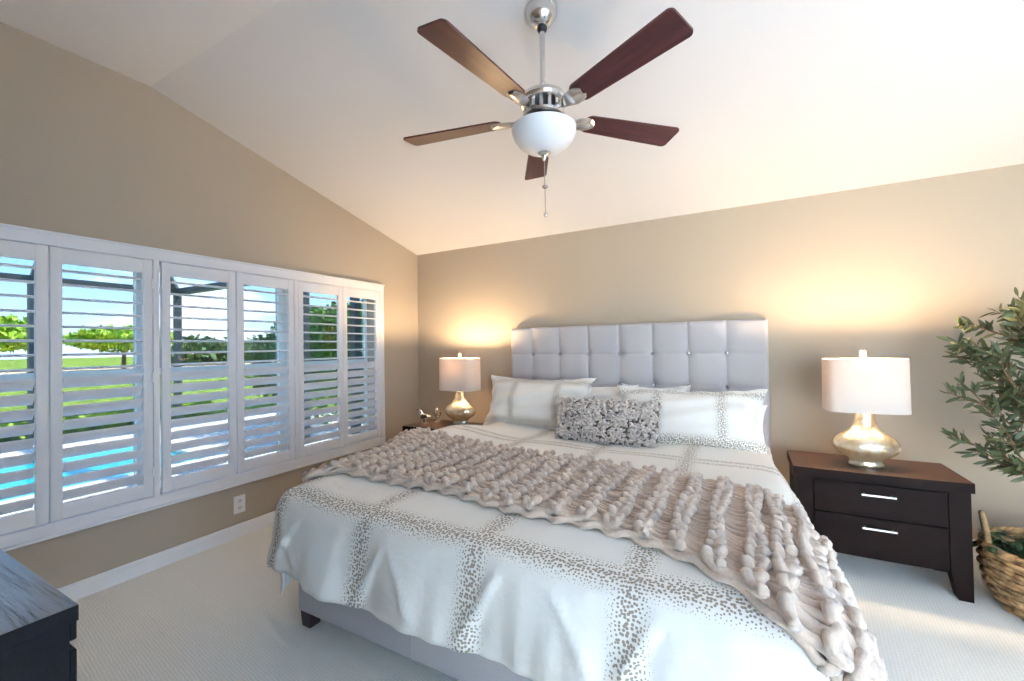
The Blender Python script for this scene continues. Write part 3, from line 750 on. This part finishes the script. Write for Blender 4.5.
# ------------------------------------------------------------------ dresser in the left foreground
dr = empty('dresser', (0, 0, 0), label='dark wood dresser with ridged grain top in the lower left foreground', cat='dresser')
dx0, dx1, dyf, dyb, dH = .55, 2.193, -3.472, -3.98, .90
top_face(MB().rbox((dx0, dyb, dH - .030), (dx1, dyf, dH), .002, 2).build('tabletop', M_dresser, dr), M_dresser_lit)
MB().box((dx0 + .012, dyb + .005, .06), (dx1 - .003, dyf - .012, dH - .029)).build('body', M_dresser, dr)
zs = [(.836, .868), (.585, .818), (.335, .565), (.09, .315)]
for i, (z0, z1) in enumerate(zs):
    if i == 0:
        MB().rbox((dx0 + .012, dyf - .0125, z0), (dx1 - .003, dyf - .002, z1 + .003), .002, 1).build('front_rail', M_dresser, dr); continue
    for xa, xb in ((dx0 + .012, (dx0 + dx1) / 2 - .004), ((dx0 + dx1) / 2 + .004, dx1 - .003)):
        d = MB().rbox((xa, dyf - .0125, z0), (xb, dyf - .002, z1), .002, 1).build('drawer', M_dresser, dr)
for x in (dx0 + .02, dx1 - .09):
    for y in (dyb + .01, dyf - .10):
        MB().box((x, y, 0), (x + .08, y + .07, .062)).build('leg', M_dresser, dr)

# ------------------------------------------------------------------ ceiling fan
FX, FY = 2.50, -1.985
fan = empty('ceiling_fan', (FX, FY, 0), label='brushed nickel ceiling fan with five dark wood blades and a glass bowl', cat='ceiling fan')
cz = topz(FY)
sl = math.atan(.2486)
Mc = Matrix.Translation((0, 0, cz)) @ Matrix.Rotation(-sl, 4, 'X')
MB().lathe([(0, 0), (.072, 0), (.074, -.012), (.068, -.020), (.066, -.034), (.056, -.056), (.040, -.072), (.026, -.080), (0, -.082)], 40, M=Mc).build('canopy', M_chrome, fan, smooth=True, angle=35)
MB().ball((0, 0, cz - .085), .024, 16, 10).build('hanger_ball', M_dark, fan, smooth=True)
ZB = 2.434
MB().tube([(0, 0, cz - .08), (0, 0, ZB + .11)], .013, 16).build('downrod', M_chrome, fan, smooth=True, angle=40)
MB().lathe([(0, ZB + .145), (.022, ZB + .145), (.030, ZB + .13), (.036, ZB + .118), (.075, ZB + .106), (.104, ZB + .090), (.112, ZB + .070), (.108, ZB + .056), (.096, ZB + .050), (0, ZB + .050)], 48).build('motor_housing', M_chrome, fan, smooth=True, angle=35)
MB().lathe([(0, ZB + .05), (.084, ZB + .05), (.084, ZB - .012), (0, ZB - .012)], 40).build('motor_core', M_dark, fan, smooth=True, angle=40)
ribs = MB()
for k in range(15):
    a = 2 * PI * k / 15; M = Matrix.Rotation(a, 4, 'Z')
    ribs.rbox((.080, -.008, ZB + .0), (.094, .008, ZB + .052), .003, 1, M=M)
ribs.lathe([(.080, ZB - .012), (.098, ZB - .010), (.100, ZB + .002), (.090, ZB + .008), (.080, ZB + .006)], 40)
ribs.build('vent_ring', M_chrome, fan, smooth=True, angle=35)
MB().lathe([(0, ZB - .012), (.070, ZB - .012), (.070, ZB - .030), (.112, ZB - .040), (.114, ZB - .052), (0, ZB - .052)], 40).build('light_fitter', M_chrome, fan, smooth=True, angle=35)
BLR = .715
for k, adeg in enumerate((-25.5, 46.5, 118.5, 190.5, 262.5)):
    Mz = Matrix.Rotation(math.radians(adeg), 4, 'Z') @ Matrix.Translation((0, 0, ZB)) @ Matrix.Rotation(math.radians(-11), 4, 'X')
    # blade outline: rounded ends, slightly wider at the tip
    r0, r1 = .205, BLR; w0, w1 = .054, .070; cr_ = .022; pts = []
    for (cx_, cy_, a0) in ((r1 - cr_, w1 - cr_, 0), (r0 + cr_ * 1.6, w0 - cr_ * 1.6, 90), (r0 + cr_ * 1.6, -w0 + cr_ * 1.6, 180), (r1 - cr_, -w1 + cr_, 270)):
        R_ = cr_ if cx_ > .5 else cr_ * 1.6
        for a in np.linspace(a0, a0 + 90, 7): pts.append((cx_ + R_ * math.cos(math.radians(a)), cy_ + R_ * math.sin(math.radians(a))))
    b = MB().prism(pts, 2, -.004, .004).build('blade', M_blade, fan); b.matrix_local = Mz
    br = MB()
    prof = [(.075, .016, .012), (.105, .017, .006), (.135, .018, -.008), (.160, .026, -.010), (.185, .034, -.010), (.215, .036, -.009), (.240, .030, -.008), (.256, .014, -.007)]
    L = []
    for (x, hw, z) in prof:
        hw *= 1.25 if x > .15 else 1.1
        L.append([(x, -hw, z + .003), (x, -hw * .6, z - .006), (x, 0, z - .010), (x, hw * .6, z - .006), (x, hw, z + .003), (x, hw * .5, z + .004), (x, -hw * .5, z + .004)])
    Varr = np.array(L); m_, n_ = Varr.shape[:2]
    fs = [(i * n_ + j, i * n_ + (j + 1) % n_, (i + 1) * n_ + (j + 1) % n_, (i + 1) * n_ + j) for i in range(m_ - 1) for j in range(n_)] + [tuple(range(n_)), tuple(range((m_ - 1) * n_, m_ * n_))[::-1]]
    br.add(Varr.reshape(-1, 3).tolist(), fs).build('blade_bracket', M_chrome, b, smooth=True, angle=50)
zb = ZB - .052
MB().lathe([(.060, zb), (.142, zb), (.150, zb - .006), (.149, zb - .022), (.140, zb - .048), (.120, zb - .074), (.092, zb - .096), (.058, zb - .111), (.026, zb - .118), (0, zb - .119)], 48).build('light_bowl', M_bowl, fan, smooth=True, angle=50)
MB().lathe([(0, zb - .104), (.030, zb - .112), (.030, zb - .119), (.018, zb - .128), (.010, zb - .140), (.007, zb - .152), (0, zb - .156)], 24).build('finial', M_chrome, fan, smooth=True, angle=40)
ch = MB().tube([(0, 0, zb - .15), (.002, 0, zb - .40)], .0022, 6)
chain = ch.build('pull_chain', M_chrome, fan)
MB().ball((.001, 0, zb - .275), (.014, .014, .009), 12, 8).build('chain_connector', M_chrome, chain, smooth=True)
MB().ball((.002, 0, zb - .405), (.009, .009, .012), 12, 8).build('chain_pull', M_chrome, chain, smooth=True)

# ------------------------------------------------------------------ basket with olive tree
BKX, BKY = 4.685, -.68
def m_wicker():
    m = mat('seagrass_weave', lin((150, 118, 84)), .75, spec=.25); t = m.node_tree; b = t.nodes['Principled BSDF']
    n = N(t, 'ShaderNodeTexNoise', Scale=26.0, Detail=4.0); co = N(t, 'ShaderNodeTexCoord'); t.links.new(co.outputs['Object'], n.inputs[0])
    r = N(t, 'ShaderNodeValToRGB'); r.color_ramp.elements[0].position = .3; r.color_ramp.elements[1].position = .72
    r.color_ramp.elements[0].color = (*lin((112, 84, 56)), 1); r.color_ramp.elements[1].color = (*lin((196, 164, 122)), 1)
    t.links.new(n.outputs['Fac'], r.inputs[0]); t.links.new(r.outputs[0], b.inputs['Base Color']); return m
M_wick = m_wicker()
bk = empty('woven_basket', (BKX, BKY, 0), label='round woven seagrass basket on the carpet beside the right nightstand', cat='basket')
def brad(z):   # belly radius by height
    return float(np.interp(z, [0, .02, .10, .20, .30, .38], [.235, .255, .295, .315, .312, .30]))
wk = MB(); H_B = .31; nr = 14; ns_ = 28
for i in range(nr):
    z = .012 + i * (H_B - .024) / (nr - 1)
    a = np.linspace(0, 2 * PI, ns_ * 8 + 1)
    r_b = brad(z) + .007 * np.sin(a * ns_ / 2 + (PI if i % 2 else 0))
    wk.tube(np.stack([r_b * np.cos(a), r_b * np.sin(a), np.full_like(a, z)], -1), .0118, 6, cap=False)
for k in range(ns_):
    a = 2 * PI * (k + .25) / ns_; zz = np.linspace(.0, H_B, 12)
    wk.tube([(brad(z) * math.cos(a), brad(z) * math.sin(a), max(z, .008)) for z in zz], .006, 6)
wk.lathe([(0, .004), (.21, .004), (.21, .012), (0, .012)], 32)
wk.build('body', M_wick, bk, smooth=True)
a = np.linspace(0, 2 * PI, 200)
rm = MB()
for o_ in (0, PI): rm.tube(np.stack([(  .308 + .006 * np.cos(22 * a + o_)) * np.cos(a), (  .308 + .006 * np.cos(22 * a + o_)) * np.sin(a), H_B + .006 * np.sin(22 * a + o_)], -1), .011, 6, cap=False)
rm.build('rim', M_wick, bk, smooth=True)
for ang in (165, -15):
    a = np.linspace(-.32, .32, 21); cc = math.radians(ang)
    hp = [(.306 * math.cos(cc + q), .306 * math.sin(cc + q), H_B + .135 * math.cos(q / .32 * PI / 2) ** .6) for q in a]
    MB().tube(hp, .012, 8).build('handle', M_wick, bk, smooth=True)
MB().lathe([(0, .235), (.26, .23), (.29, .22), (.28, .16), (0, .16)], 32).build('soil', M_soil, bk, smooth=True)
for i in range(9):
    q = i * 2.4; rr_ = .13 + .11 * ((i * 37) % 10) / 10
    tag(MB().ball((BKX + rr_ * math.cos(q + 2.6) , BKY + rr_ * math.sin(q + 2.6), .246), (.022, .018, .014), 10, 7).build('pebble', M_stone, smooth=True), 'white pebble on the moss inside the woven basket', 'pebble', 'white pebbles in the basket')

def leaf(mb, p, d, L, W_, nrm, curl=.15):
    d = d / (np.linalg.norm(d) + 1e-9); s = np.cross(d, nrm); s /= np.linalg.norm(s) + 1e-9; n_ = np.cross(s, d)
    pts = []
    for t_, w_ in ((0, .08), (.3, .85), (.6, 1.0), (.85, .6), (1.0, .03)):
        c = p + d * L * t_ - n_ * curl * L * t_ * t_
        pts += [c - s * W_ / 2 * w_ + n_ * .12 * W_ * w_, c, c + s * W_ / 2 * w_ + n_ * .12 * W_ * w_]
    mb.add([tuple(q) for q in pts], [(i * 3 + j, i * 3 + j + 1, i * 3 + j + 4, i * 3 + j + 3) for i in range(4) for j in range(2)])
tree = empty('olive_tree', (BKX + .02, BKY + .04, .235), label='slender olive tree with grey green leaves growing out of the basket', cat='potted tree')
tree.scale = (1.06, 1.06, 1.06)
tr = MB(); lf = MB(); r_ = np.random.default_rng(21)
def branch(p0, d0, L, r0, depth, n=12):
    pts = [np.array(p0, float)]; d = np.array(d0, float); d /= np.linalg.norm(d)
    for i in range(n):
        d = d + r_.normal(0, .10, 3) + np.array([0, 0, .03]); d /= np.linalg.norm(d); pts.append(pts[-1] + d * L / n)
    tr.tube(pts, np.linspace(r0, r0 * .4, n + 1), 7)
    return pts, d
def twig(p0, d0, L):
    pts, d = branch(p0, d0, L, .0042, 2, 8)
    for i in range(1, len(pts)):
        dd = pts[i] - pts[i - 1]
        for s in range(1 + (r_.random() < .7)):
            o = r_.normal(0, 1, 3); o -= dd * (o @ dd) / (dd @ dd); o /= np.linalg.norm(o)
            leaf(lf, pts[i], dd / np.linalg.norm(dd) * .7 + o * .9, r_.uniform(.05, .08), r_.uniform(.014, .021), r_.normal(0, 1, 3))
trunk_pts = [np.array(q) for q in ((.0, 0, -.05), (-.01, 0, .10), (-.015, -.01, .22), (-.035, -.01, .36), (-.03, 0, .50), (-.01, .01, .66), (0, .0, .82), (-.03, 0, .98), (-.04, .0, 1.10))]
tr.tube(trunk_pts, [.020, .018, .016, .015, .014, .012, .010, .007, .004], 10)
tr.tube([(0.015, 0.01, -.05), (.03, .02, .12), (.05, .0, .28), (.09, .0, .45), (.13, .02, .65), (.17, .03, .85), (.18, .04, 1.05)], [.018, .016, .014, .012, .010, .007, .004], 10)
for zi, az, L in [(.30, 180, .34), (.36, 215, .40), (.40, 160, .42), (.46, 250, .30), (.52, 190, .44), (.56, 140, .36), (.60, 300, .30), (.62, 205, .40), (.70, 170, .36), (.74, 235, .34), (.80, 195, .32), (.86, 150, .28),
                  (.90, 215, .26), (.98, 185, .22), (1.02, 100, .2), (.5, 20, .34), (.62, 60, .34), (.72, -30, .34), (.85, 10, .3), (.42, 330, .3), (1.05, 240, .18), (.66, 185, .2), (.34, 195, .26), (.95, 40, .26)]:
    k = int(np.searchsorted([q[2] for q in trunk_pts], zi)); p = trunk_pts[min(k, len(trunk_pts) - 1)]
    a = math.radians(az); pts, d = branch(p, (math.cos(a), math.sin(a), .55), L, .006, 1, 8)
    for i in range(2, len(pts)):
        dd = pts[i] - pts[i - 1]; o = r_.normal(0, 1, 3)
        if r_.random() < .72: twig(pts[i], dd / np.linalg.norm(dd) * .8 + o * .45, r_.uniform(.08, .16))
tr.build('branches', M_bark, tree, smooth=True)
lf.build('foliage', M_olive, tree, smooth=True)
iv = MB(); ivs = MB(); r_ = np.random.default_rng(3)
ivy = empty('ivy_plant', (BKX, BKY, .235), label='low dark green leafy plant filling the basket under the olive tree', cat='potted plant')
for i in range(26):
    a = r_.uniform(0, 2 * PI); q = r_.uniform(.02, .12); el = r_.uniform(.25, 1.1)
    if i < 5: a = math.radians(r_.uniform(160, 200)); q = .14; el = .9
    p = np.array([q * math.cos(a), q * math.sin(a), -.01]); d = np.array([math.cos(a), math.sin(a), el]); pts = [p]
    for j in range(6):
        d = d + r_.normal(0, .15, 3) + np.array([0, 0, -.12]); d /= np.linalg.norm(d); pts.append(pts[-1] + d * .034)
    ivs.tube(pts, .0025, 5)
    for j in range(1, 7):
        for s in range(2): leaf(iv, pts[j], d + r_.normal(0, .8, 3), r_.uniform(.035, .06), r_.uniform(.024, .038), np.array([0, 0, 1.0]) + r_.normal(0, .4, 3), .2)
ivs.build('stems', M_ivy, ivy); iv.build('foliage', M_ivy, ivy, smooth=True)

struct(MB().box((-2, -10.2, -.12), (13.0, -10.0, 2.3)).box((12.8, -10.0, -.12), (13.0, 6, 2.3)).build('wall_sky_block', M_stucco))  # added wall, unseen, blocks low sky in front of the added doors
# ------------------------------------------------------------------ outside: deck, pool, cage, garden
m = MB(); PX0, PX1, PY0, PY1 = -6.0, -3.35, -2.9, -.55
m.box((-7.3, -9, -.25), (PX0, 3, -.12)).box((PX1, -9, -.25), (-.2, 3, -.12)).box((PX0, -9, -.25), (PX1, PY0, -.12)).box((PX0, PY1, -.25), (PX1, 3, -.12))
struct(m.build('pool_deck', M_deck))
M_water = mat('pool_water', lin((40, 190, 196)), .06, noise=(2, .12), bump=(5, .2, .02))
struct(MB().box((PX0 - .02, PY0 - .02, -1.0), (PX1 + .02, PY1 + .02, -.17)).build('pool_water', M_water))
struct(MB().box((-200, -120, -.6), (-7.31, 160, -.28)).build('lawn', M_lawn))
struct(MB().box((-.2, -16, -.25), (14, YB - .21, -.12)).box((XR + .21, YB - .21, -.25), (14, 6, -.12)).build('bounce_patio', M_patio))  # added pale patio, unseen, bounces sunlight in through the added doors
struct(MB().box((-62, -14, -.279), (-37, 40, -.265)).build('sand_path', M_sand))
cage = empty('screen_enclosure', (-7.0, .62, -.12), label='dark bronze aluminium screen cage around the pool outside', cat='pool enclosure')
def bar(name, p, q, s=.05):
    p, q = Vector(p), Vector(q); d = q - p; L = d.length
    M = Matrix.Translation(p - Vector((-7.0, .62, -.12))) @ d.to_track_quat('Z', 'X').to_matrix().to_4x4()
    return MB().box((-s, -s, 0), (s, s, L), M=M).build(name, M_bronze, cage)
for y in (.62, -.02, -1.42, -3.2, -5.2, -7.2): bar('post', (-7.0, y, -.12), (-7.0, y, 2.6), .055)
for x in (-2.9, -1.75): bar('post', (x, .62, -.12), (x, .62, 2.6), .05)
bar('eave_beam', (-7.0, .72, 2.6), (-7.0, -8.5, 2.6), .06); bar('eave_beam', (-7.0, .62, 2.6), (-.3, .62, 2.6), .06)
bar('roof_beam', (-7.0, .62, 2.6), (-5.9, -.4, 3.6), .045); bar('roof_beam', (-5.9, -.4, 3.6), (-5.9, -8.5, 3.6), .045); bar('roof_beam', (-5.9, -.4, 3.6), (-.3, -.4, 3.6), .045)
for y in (-1.42, -3.2): bar('roof_beam', (-7.0, y, 2.6), (-5.9, y, 3.6), .04)
bar('kick_rail', (-7.0, .62, .30), (-7.0, -8.5, .30), .03)

def blob_leaves(mb, c, r, n, size, seed):
    q = np.random.default_rng(seed)
    for i in range(n):
        d = q.normal(0, 1, 3); d /= np.linalg.norm(d); rad = q.uniform(.55, 1.0) ** .6 * (1 + .18 * math.sin(5 * d[0] + 7 * d[2] + seed))
        p = np.array(c) + d * np.array(r) * rad; a = q.normal(0, 1, 3); a /= np.linalg.norm(a); b = np.cross(a, q.normal(0, 1, 3)); b /= np.linalg.norm(b)
        s = size * q.uniform(.6, 1.3)
        mb.add([tuple(p - a * s), tuple(p + b * s * .5), tuple(p + a * s), tuple(p - b * s * .5)], [(0, 1, 2, 3)])
def shrub(name, c, r, n, size, mt, seed, label, cat='shrub', trunk=None, group=None):
    t = empty(name, (c[0], c[1], -.28), label=label, cat=cat, group=group)
    lb = MB(); blob_leaves(lb, (0, 0, c[2] + .28), r, n, size, seed)
    q = np.random.default_rng(seed + 50)
    if trunk:
        for k in range(3):
            off = q.uniform(-.5, .5, 3) * np.array(r) * 1.1; off[2] *= .4
            blob_leaves(lb, np.array((0, 0, c[2] + .28)) + off, np.array(r) * .6, n // 3, size, seed + 7 * k + 1)
    lb.build('foliage', mt, t)
    tb = MB()
    if trunk:
        tb.tube([(0, 0, 0), (.05, .03, (c[2] + .28) * .5), (0, 0, c[2] + .28)], [trunk, trunk * .8, trunk * .4], 8)
        for k in range(4):
            a = k * 1.6; tb.tube([(0, 0, (c[2] + .28) * .55), (r[0] * .5 * math.cos(a), r[1] * .5 * math.sin(a), c[2] + .28 + r[2] * .2)], [trunk * .5, trunk * .15], 6)
    else:
        for k in range(5):
            a = k * 1.3; tb.tube([(.1 * math.cos(a), .1 * math.sin(a), 0), (r[0] * .4 * math.cos(a), r[1] * .4 * math.sin(a), c[2] + .28)], [.03, .01], 6)
    tb.build('stems', M_trunk, t)
    return t
def hedge(name, p, q, wid, h, n, mt, seed, label):
    p, q = np.array(p, float), np.array(q, float); t = empty(name, (p[0], p[1], -.28), label=label, cat='hedge')
    lb = MB(); g = np.random.default_rng(seed); d = q - p; nn_ = np.array([-d[1], d[0]]); nn_ /= np.linalg.norm(nn_)
    for i in range(n):
        s = g.uniform(0, 1); o = g.uniform(-1, 1) * wid / 2; z = h * (g.uniform(0, 1) ** .5) * (1 + .05 * math.sin(s * 40))
        c = np.array([*(d * s + nn_ * o), z]); a = g.normal(0, 1, 3); a /= np.linalg.norm(a); b = np.cross(a, g.normal(0, 1, 3)); b /= np.linalg.norm(b); sz = .06 * g.uniform(.6, 1.4)
        lb.add([tuple(c - a * sz), tuple(c + b * sz * .6), tuple(c + a * sz), tuple(c - b * sz * .6)], [(0, 1, 2, 3)])
    lb.build('foliage', mt, t)
    m_ = MB(); L = np.linalg.norm(d)
    for k in range(max(3, int(L / .6))):
        c = d * (k + .5) / max(3, int(L / .6)); m_.tube([(c[0], c[1], 0), (c[0] + .05, c[1], h * .7)], [.02, .008], 6)
    m_.build('stems', M_trunk, t)
    return t
hedge('clipped_hedge', (-9.2, -3.5), (-9.2, 2.2),   .7, .42, 5000, M_leafy, 11, 'low bright green hedge beyond the pool cage')
hedge('tall_hedge', (-5.2, 2.35), (-2.4, 1.9), .7, 2.45, 6000, M_hedge, 12, 'tall green hedge beside the house, seen through the right shutters')
shrub('round_shrub', (-8.6, 4.1, .95), (1.0, 1.0, 1.15), 3200, .08, M_farleaf, 13, 'round dark green bush behind the third shutter panel from the corner')
shrub('garden_tree', (-44, 4.6, 2.9), (3.0, 3.4, 1.2), 1500, .32, M_leafy, 14, 'sparse yellow green tree beyond the hedge, seen through the left shutters', 'tree', .2)
shrub('garden_tree', (-48, 13.8, 2.7), (3.0, 3.6, 1.1), 1500, .32, M_leafy, 15, 'bright low tree with thin trunks, seen past the pool through the fifth shutter panel', 'tree', .2)
shrub('garden_tree', (-38, -2.6, 3.2), (1.7, 2.0, 1.4), 800, .3, M_hedge, 16, 'open branching green tree at the far left of the window view', 'tree', .22)
M_line = M_farleaf
for i, (x, y, r, h) in enumerate([(-60, 36, 5, 2.4), (-64, 49, 5, 2.1), (-58, 62, 5, 2.3), (-66, 76, 5, 2.5), (-60, 91, 5, 2.7), (-54, 24, 5, 2.2)]):
    shrub('distant_tree', (x, y, h * .5), (r * .7, r, h), 700, .45, M_farleaf, 30 + i, 'distant dark green tree along the far edge of the golf course', 'tree', .2, 'trees along the far horizon')
for i, (x, y) in enumerate([(-82, 62), (-84, 84)]):
    h = empty('distant_house', (x, y, -.28), label=('pale house far across the grass, left one of the two', 'pale house far across the grass, right one of the two')[i], cat='house')
    MB().box((-4, -5, 0), (4, 5, 3.0)).build('wall', M_stucco, h)
    MB().add([(-4.6, -5.6, 3.0), (4.6, -5.6, 3.0), (4.6, 5.6, 3.0), (-4.6, 5.6, 3.0), (0, -2.5, 5.0), (0, 2.5, 5.0)], [(0, 1, 4), (1, 2, 5, 4), (2, 3, 5), (3, 0, 4, 5), (3, 2, 1, 0)]).build('roof', M_roof, h)
    for k in (-3, 0, 3): MB().box((3.95, k - .6, .9), (4.03, k + .6, 2.2)).build('window', M_dark, h)
# neighbouring wing of the house with a white framed window, seen through the last panel
wing = MB(); 
wing.box((-1.75, 1.25, -.12), (-.2, 1.4, .35)).box((-1.75, 1.25, 2.15), (-.2, 1.4, 2.9)).box((-1.75, 1.25, .35), (-1.55, 1.4, 2.15)).box((-.35, 1.25, .35), (-.2, 1.4, 2.15))
struct(wing.build('wall_outside', M_stucco))
ww = empty('window_4', (0, 0, 0)); struct(ww)
m = MB()
for x in (-1.55, -1.16, -.77, -.39): m.box((x, 1.28, .35), (x + .05, 1.34, 2.15))
for z in (.35, .95, 1.53, 2.10): m.box((-1.55, 1.285, z), (-.35, 1.335, z + .05))
m.build('window_frame', M_winframe, ww)
MB().box((-1.52, 1.31, .37), (-.37, 1.315, 2.13)).build('window_glass', mat('curtained_glass', lin((150, 172, 150)), .1, noise=(3, .15)), ww)
